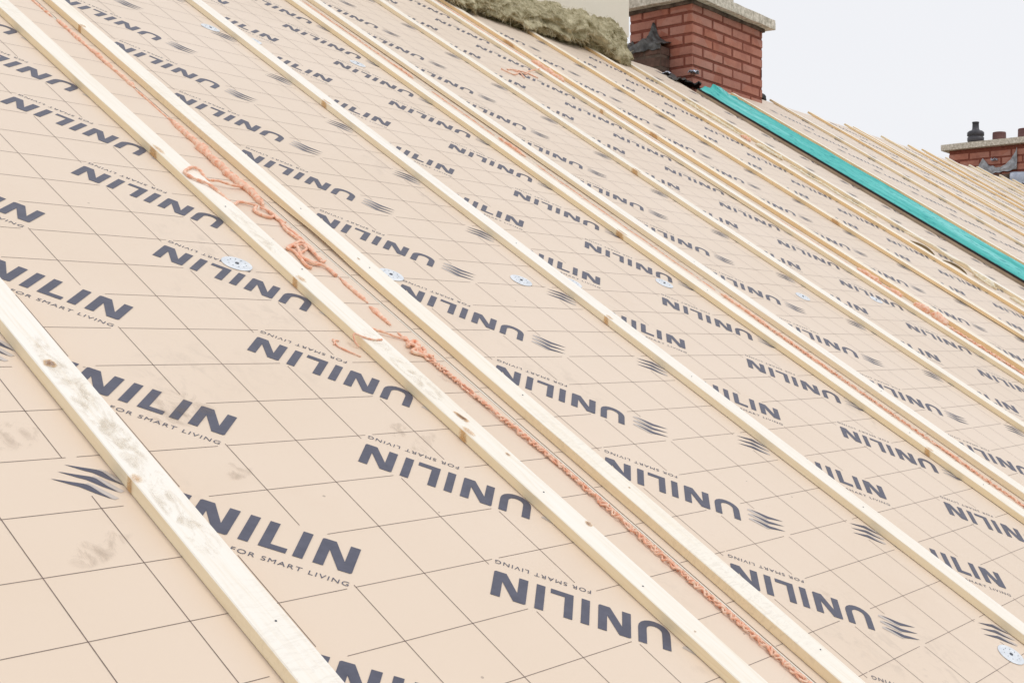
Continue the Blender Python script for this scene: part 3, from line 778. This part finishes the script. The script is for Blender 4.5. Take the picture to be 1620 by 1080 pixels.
t = empty('party_wall_stub', Matrix.Translation(WC), 'old weathered brick stub topped by folded dark lead, left of the chimney', 'brick stub')
bm = bmesh.new(); box(bm, -.075, .012, .175, .50, -.25, .255); link('mortar_core', bm, M['oldbrick'], t)
bm = bmesh.new(); brickface(bm, Vector((-.071, .50, 0)), Vector((0,-1,0)), Vector((-1,0,0)), .325, -.25, .26, 9, bl=.20, ch=.075, proud=.007)
brickface(bm, Vector((-.075, .179, 0)), Vector((1,0,0)), Vector((0,-1,0)), .087, -.25, .26, 10, bl=.20, ch=.075, proud=.007)
bmesh.ops.recalc_face_normals(bm, faces=bm.faces)
link('brickwork', bm, mat_simple('sooty_brick', (.07, .045, .035), (.19, .11, .085), 16, .9, .2, bump=.5, bscale=90, bd=.006), t)
bm = bmesh.new(); g = []
nn = 34
for j in range(nn+1):
    b = j/nn; row = []
    y = .165+(.345)*b
    peak = math.exp(-abs((b-.40)/.13)**1.2)*.15 + .06*math.exp(-((b-.92)/.07)**2)
    for i in range(nn+1):
        a = i/nn
        if a < .35:  x = -.090+.004*math.sin(b*9); z = .235 + (.04+peak*.25)*(a/.35)
        else:
            q = (a-.35)/.65; x = -.088+.105*q**.8; z = .275+peak*.25+peak*.75*q**1.4+.02*q
        z += .016*noise.noise(Vector((a*5, b*9, 1))); x += .010*noise.noise(Vector((a*4, b*10, 6)))+.006*noise.noise(Vector((a*11, b*24, 6)))
        row.append(bm.verts.new((x, y, z)))
    g.append(row)
for j in range(nn):
    for i in range(nn): bm.faces.new((g[j][i], g[j+1][i], g[j+1][i+1], g[j][i+1]))
bmesh.ops.recalc_face_normals(bm, faces=bm.faces)
o = link('lead_cap', bm, M['lead'], t, smooth=True); sm = o.modifiers.new('thick', 'SOLIDIFY'); sm.thickness = .003
def crumple(c, sx, sy, sz, seed, mat, name, parent, rot=0, n=16, amp=.35):
    bm = bmesh.new(); g = []
    Rm = Matrix.Rotation(rot, 3, 'Z')
    for j in range(n+1):
        row = []
        for i in range(n+1):
            a, b = i/n*2-1, j/n*2-1
            z = noise.noise(Vector((a*1.6+seed, b*1.6, seed)))*sz + amp*sz*noise.noise(Vector((a*5, b*5+seed, 3))) - .4*sz*(a*a+b*b)
            e = 1+.18*noise.noise(Vector((a*3, b*3, seed+5)))
            row.append(bm.verts.new(Vector(c)+Rm @ Vector((a*sx*e, b*sy*e, z))))
        g.append(row)
    for j in range(n):
        for i in range(n): bm.faces.new((g[j][i], g[j+1][i], g[j+1][i+1], g[j][i+1]))
    bmesh.ops.recalc_face_normals(bm, faces=bm.faces)
    o = link(name, bm, mat, parent, smooth=True); m = o.modifiers.new('thick', 'SOLIDIFY'); m.thickness = .003
    return o
t = empty('lead_flashing', Matrix.Translation(WC), 'crumpled dark lead scraps with bright folds at the near corner of the chimney', 'flashing')
crumple((-.060, .06, .040), .11, .06, .040, 2.2, M['lead'], 'dark_scrap', t, .3)
crumple((-.010, -.02, .018), .055, .05, .022, 7.7, M['rubber'], 'black_scrap', t, .8)
crumple((.015, -.012, .098), .034, .026, .016, 3.1, M['leadlight'], 'bright_fold', t, .2)
crumple((-.085, .11, .075), .07, .03, .014, 5.3, M['leadlight'], 'bright_fold', t, .4)
crumple((-.115, .17, .075), .035, .02, .012, 6.3, M['cream_foam'], 'foam_scrap', t, .4)
t = empty('rubber_plug', ROOF @ Matrix.Translation((5.80, 3.82, .03)), 'small black rubber lump on the ridge just right of the chimney', 'rubber lump')
bm = bmesh.new(); bmesh.ops.create_icosphere(bm, subdivisions=3, radius=.038)
for v in bm.verts: v.co *= 1+.25*noise.noise(v.co*40); v.co.z *= .8
link('lump', bm, M['rubber'], t, smooth=True)

P2 = ROOF @ Vector((11.10, VR+.02, 0))
t = empty('brick_chimney', Matrix.Translation(P2), 'far red brick chimney with clay pots and torn lead sheets on its side', 'chimney')
stack(t, 0, .62, -1.2, .96, -.62, .495, 21, ch=.083, bl=.25, j=.016)
bm = bmesh.new(); slab(bm, -.07, .69, -1.27, 1.03, .497, .562, 31, .006); link('cap_slab', bm, M['concrete'], t)
def torn(parent, y0, y1, prof, x, mat, name, seed):
    """sheet of lead lying on the face x = const; prof(b) gives bottom and top heights"""
    bm = bmesh.new(); g = []; n, m = 40, 12
    for j in range(n+1):
        b = j/n; lo, hi = prof(b); row = []
        for i in range(m+1):
            a = i/m
            row.append(bm.verts.new((x+.014*noise.noise(Vector((b*5, a*3, seed))), y0+(y1-y0)*b, lo+(hi-lo)*a)))
        g.append(row)
    for j in range(n):
        for i in range(m): bm.faces.new((g[j][i], g[j+1][i], g[j+1][i+1], g[j][i+1]))
    bmesh.ops.recalc_face_normals(bm, faces=bm.faces)
    o = link(name, bm, mat, parent, smooth=True); q = o.modifiers.new('thick', 'SOLIDIFY'); q.thickness = .003
def pf(b):   # the winged grey sheet: high at both ends, sagging in the middle
    top = .47-.21*math.sin(PI*min(1, b*1.02))**.7 + .02*noise.noise(Vector((b*9, 0, 1)))
    if b > .88: top -= (b-.88)*1.6
    return (.20+.03*noise.noise(Vector((b*7, 3, 1)))+.05*abs(b-.5), top)
torn(t, .145, .60, pf, -.022, M['leadmid'], 'lead_sheet', 2)
torn(t, .62, .80, lambda b: (.12, .22+.10*b*(1-.3*b)+.02*noise.noise(Vector((b*9, 2, 2)))), -.020, M['leadmid'], 'lead_sheet', 5)
torn(t, -.6, .22, lambda b: (-.12, .19+.012*noise.noise(Vector((b*7, 2, 2)))), -.035, M['leadlight'], 'lead_apron', 9)
bm = bmesh.new(); slab(bm, -.02, -.006, .20, .56, .03, .185, 77, .006); link('old_render_patch', bm, M['oldbrick'], t)
crumple((-.045, .40, .355), .03, .035, .03, 1.1, M['leadlight'], 'bright_fold', t, .4)
crumple((-.045, .60, .17), .03, .035, .03, 4.1, M['leadlight'], 'bright_fold', t, .4)
def pot(y, label, cowl=False, h=.13, r=.078):
    q = empty('chimney_pot', Matrix.Translation(P2+Vector((.24, y, .562))), label, 'chimney pot', 'clay pots on the far chimney')
    bm = bmesh.new()
    lathe(bm, [(r*1.06, 0), (r*1.06, .012), (r, .016), (r*.97, h*.9), (r*.95, h), (r*.78, h), (r*.76, h*.5)], 28); link('pot_body', bm, M['terracotta'], q, smooth=True)
    if cowl:
        bm = bmesh.new()
        lathe(bm, [(r*.9, h-.05), (r*1.26, h-.045), (r*1.36, h-.03), (r*1.36, h+.005), (r*1.2, h+.010), (r*1.2, h+.022), (r*1.38, h+.026), (r*1.38, h+.062), (r*1.12, h+.078), (r*.70, h+.088), (r*.56, h+.105), (r*.52, h+.17), (r*.58, h+.172), (r*.58, h+.182), (r*.42, h+.183), (r*.40, h+.12)], 28)
        link('cowl', bm, M['cowlgrey'], q, smooth=True)
pot(.74, 'clay pot with a dark stepped cowl on the far chimney', True, .095, .070)
pot(.455, 'plain clay pot right of the cowled one'); pot(.155, 'plain clay pot at the right edge of the photo', h=.14)

# ------------------------------------------------------------------ slab and mineral wool on the ridge
RP = ROOF @ Vector((4.3, 3.82, 0))
t = empty('insulation_slab', Matrix.Translation(RP), 'plain cream board standing behind the ridge above the mineral wool', 'insulation slab')
bm = bmesh.new(); box(bm, -1.9, .091, .0, .06, .135, 1.05); link('board', bm, M['slab'], t)
t = empty('mineral_wool', Matrix.Translation(RP), 'shaggy olive mineral wool batt hanging over the ridge', 'mineral wool')
bm = bmesh.new(); g = []; nx, nr = 640, 96
rx0, rx1 = -1.42, -.075
for i in range(nx+1):
    a = i/nx; x = rx0+(rx1-rx0)*a
    # radius of the batt: thick in the middle, thin at left, rounded right end
    th = .066*(.58+.50*min(1, a*1.8)) * min(1, (1-a)*26+.15)**.5 * min(1, a*9+.2)
    th *= (1+.30*a)*(1+.22*noise.noise(Vector((x*3.2, 4, 4))))
    dp = .125*(1+.18*noise.noise(Vector((x*2.6, 8, 1))))*min(1, (1-a)*20+.2)
    cz = (.082-.030*max(0, 1-a*2.6))+.006*a+.012*noise.noise(Vector((x*4, 1, 9))); cy = -.055+.02*noise.noise(Vector((x*3, 6, 2)))
    row = []
    for k in range(nr):
        an = 2*PI*k/nr
        c, s = math.cos(an), math.sin(an)
        p = Vector((x, cy+dp*math.copysign(abs(c)**.8, c), cz+th*math.copysign(abs(s)**.8, s)))
        q = p*1.0
        qa = Vector((q.x*5, q.y*9, q.z*11)); qb = Vector((q.x*9+4, q.y*16, q.z*18))
        d = .052*noise.noise(qa)+.030*(.5-2.0*abs(noise.noise(qb)))+.016*(.4-1.6*abs(noise.noise(qb*2.3)))+.006*noise.noise(q*80)
        p += Vector((0, c, s))*d*1.15; p.z += .62*min(0, p.y+.02); p.x += .02*noise.noise(q*22+Vector((9, 9, 0)))
        row.append(bm.verts.new(p))
    g.append(row)
for i in range(nx):
    for k in range(nr): bm.faces.new((g[i][k], g[i+1][k], g[i+1][(k+1) % nr], g[i][(k+1) % nr]))
bm.faces.new(g[0]); bm.faces.new(g[-1][::-1])
bmesh.ops.recalc_face_normals(bm, faces=bm.faces)
srf = [(v.co.copy(), v.normal.copy()) for v in bm.verts]
bm.normal_update(); srf = [(v.co.copy(), v.normal.copy()) for v in bm.verts]
link('wool_batt', bm, M['wool'], t, smooth=True)
bm = bmesh.new(); rnd = random.Random(3)
for q in range(2400):
    p, n = rnd.choice(srf)
    d = (n*.5+Vector((rnd.uniform(-1, 1), rnd.uniform(-.6, .4), rnd.uniform(-.8, .8)))).normalized()
    L_ = rnd.uniform(.012, .05); b = Vector((rnd.uniform(-1, 1), rnd.uniform(-1, 1), rnd.uniform(-1, .4)))*L_*.45
    P = [p-n*.004, p+d*L_*.4+b*.3, p+d*L_*.8+b]
    tube(bm, P, [.0013, .0010, .0003], 3, False)
o = link('loose_fibres', bm, M['woolfibre'], t); o['kind'] = 'stuff'

# ------------------------------------------------------------------ sky, sun, camera
w = bpy.data.worlds.new('World'); sc.world = w; w.use_nodes = True
nt = w.node_tree; nt.nodes.clear()
out = nt.nodes.new('ShaderNodeOutputWorld'); bg = nt.nodes.new('ShaderNodeBackground')
sky = nt.nodes.new('ShaderNodeTexSky'); sky.sky_type = 'NISHITA'; sky.sun_disc = False
SUN_EL, SUN_AZ = R(52), R(-72)                 # azimuth measured from +x (along the ridge) towards +y (over the ridge)
sky.sun_elevation = SUN_EL; sky.sun_rotation = PI/2-SUN_AZ; sky.dust_density = 5; sky.air_density = 1.5
mx = nt.nodes.new('ShaderNodeMix'); mx.data_type = 'RGBA'; mx.inputs[0].default_value = .985
nt.links.new(sky.outputs[0], mx.inputs[6])
# overcast cloud layer: almost even white, very slightly brighter upwards, faint mottling
tc = nt.nodes.new('ShaderNodeTexCoord'); nz = nt.nodes.new('ShaderNodeTexNoise'); nz.inputs['Scale'].default_value = 2.2; nz.inputs['Detail'].default_value = 3
nt.links.new(tc.outputs['Generated'], nz.inputs['Vector'])
rp = nt.nodes.new('ShaderNodeValToRGB'); nt.links.new(nz.outputs['Fac'], rp.inputs[0])
rp.color_ramp.elements[0].position = .3; rp.color_ramp.elements[0].color = (8.75, 8.85, 9.25, 1)
rp.color_ramp.elements[1].position = .7; rp.color_ramp.elements[1].color = (9.05, 9.15, 9.45, 1)
nt.links.new(rp.outputs[0], mx.inputs[7])
nt.links.new(mx.outputs[2], bg.inputs[0]); bg.inputs[1].default_value = .1
nt.links.new(bg.outputs[0], out.inputs[0])
sd = bpy.data.lights.new('sun', 'SUN'); sd.energy = .84; sd.angle = R(20); sd.color = (1, .965, .92)
so = bpy.data.objects.new('sun', sd); C.objects.link(so)
dirv = Vector((math.cos(SUN_EL)*math.cos(SUN_AZ), math.cos(SUN_EL)*math.sin(SUN_AZ), math.sin(SUN_EL)))
so.rotation_euler = dirv.to_track_quat('Z', 'Y').to_euler(); so.location = (0, 0, 20)

cd = bpy.data.cameras.new('camera'); cam = bpy.data.objects.new('camera', cd); C.objects.link(cam)
cx, cz_ = .5390612800617152, .8422665470848436
cam.matrix_world = Matrix(((cx, 0, -cz_, -.9737871459), (-cz_, 0, -cx, -1.2349663433), (0, 1, 0, Z0+.2280148951), (0, 0, 0, 1)))
cd.sensor_width = 36; cd.lens = 1836.8594565760552*36/1620
cd.shift_x = -(1236.232999528354-810)/1620; cd.shift_y = 10/1620
cd.clip_start = .02; cd.clip_end = 800
sc.camera = cam
sc.render.resolution_x = 1024; sc.render.resolution_y = 682
sc.view_settings.view_transform = 'Standard'; sc.view_settings.look = 'None'; sc.view_settings.exposure = 0
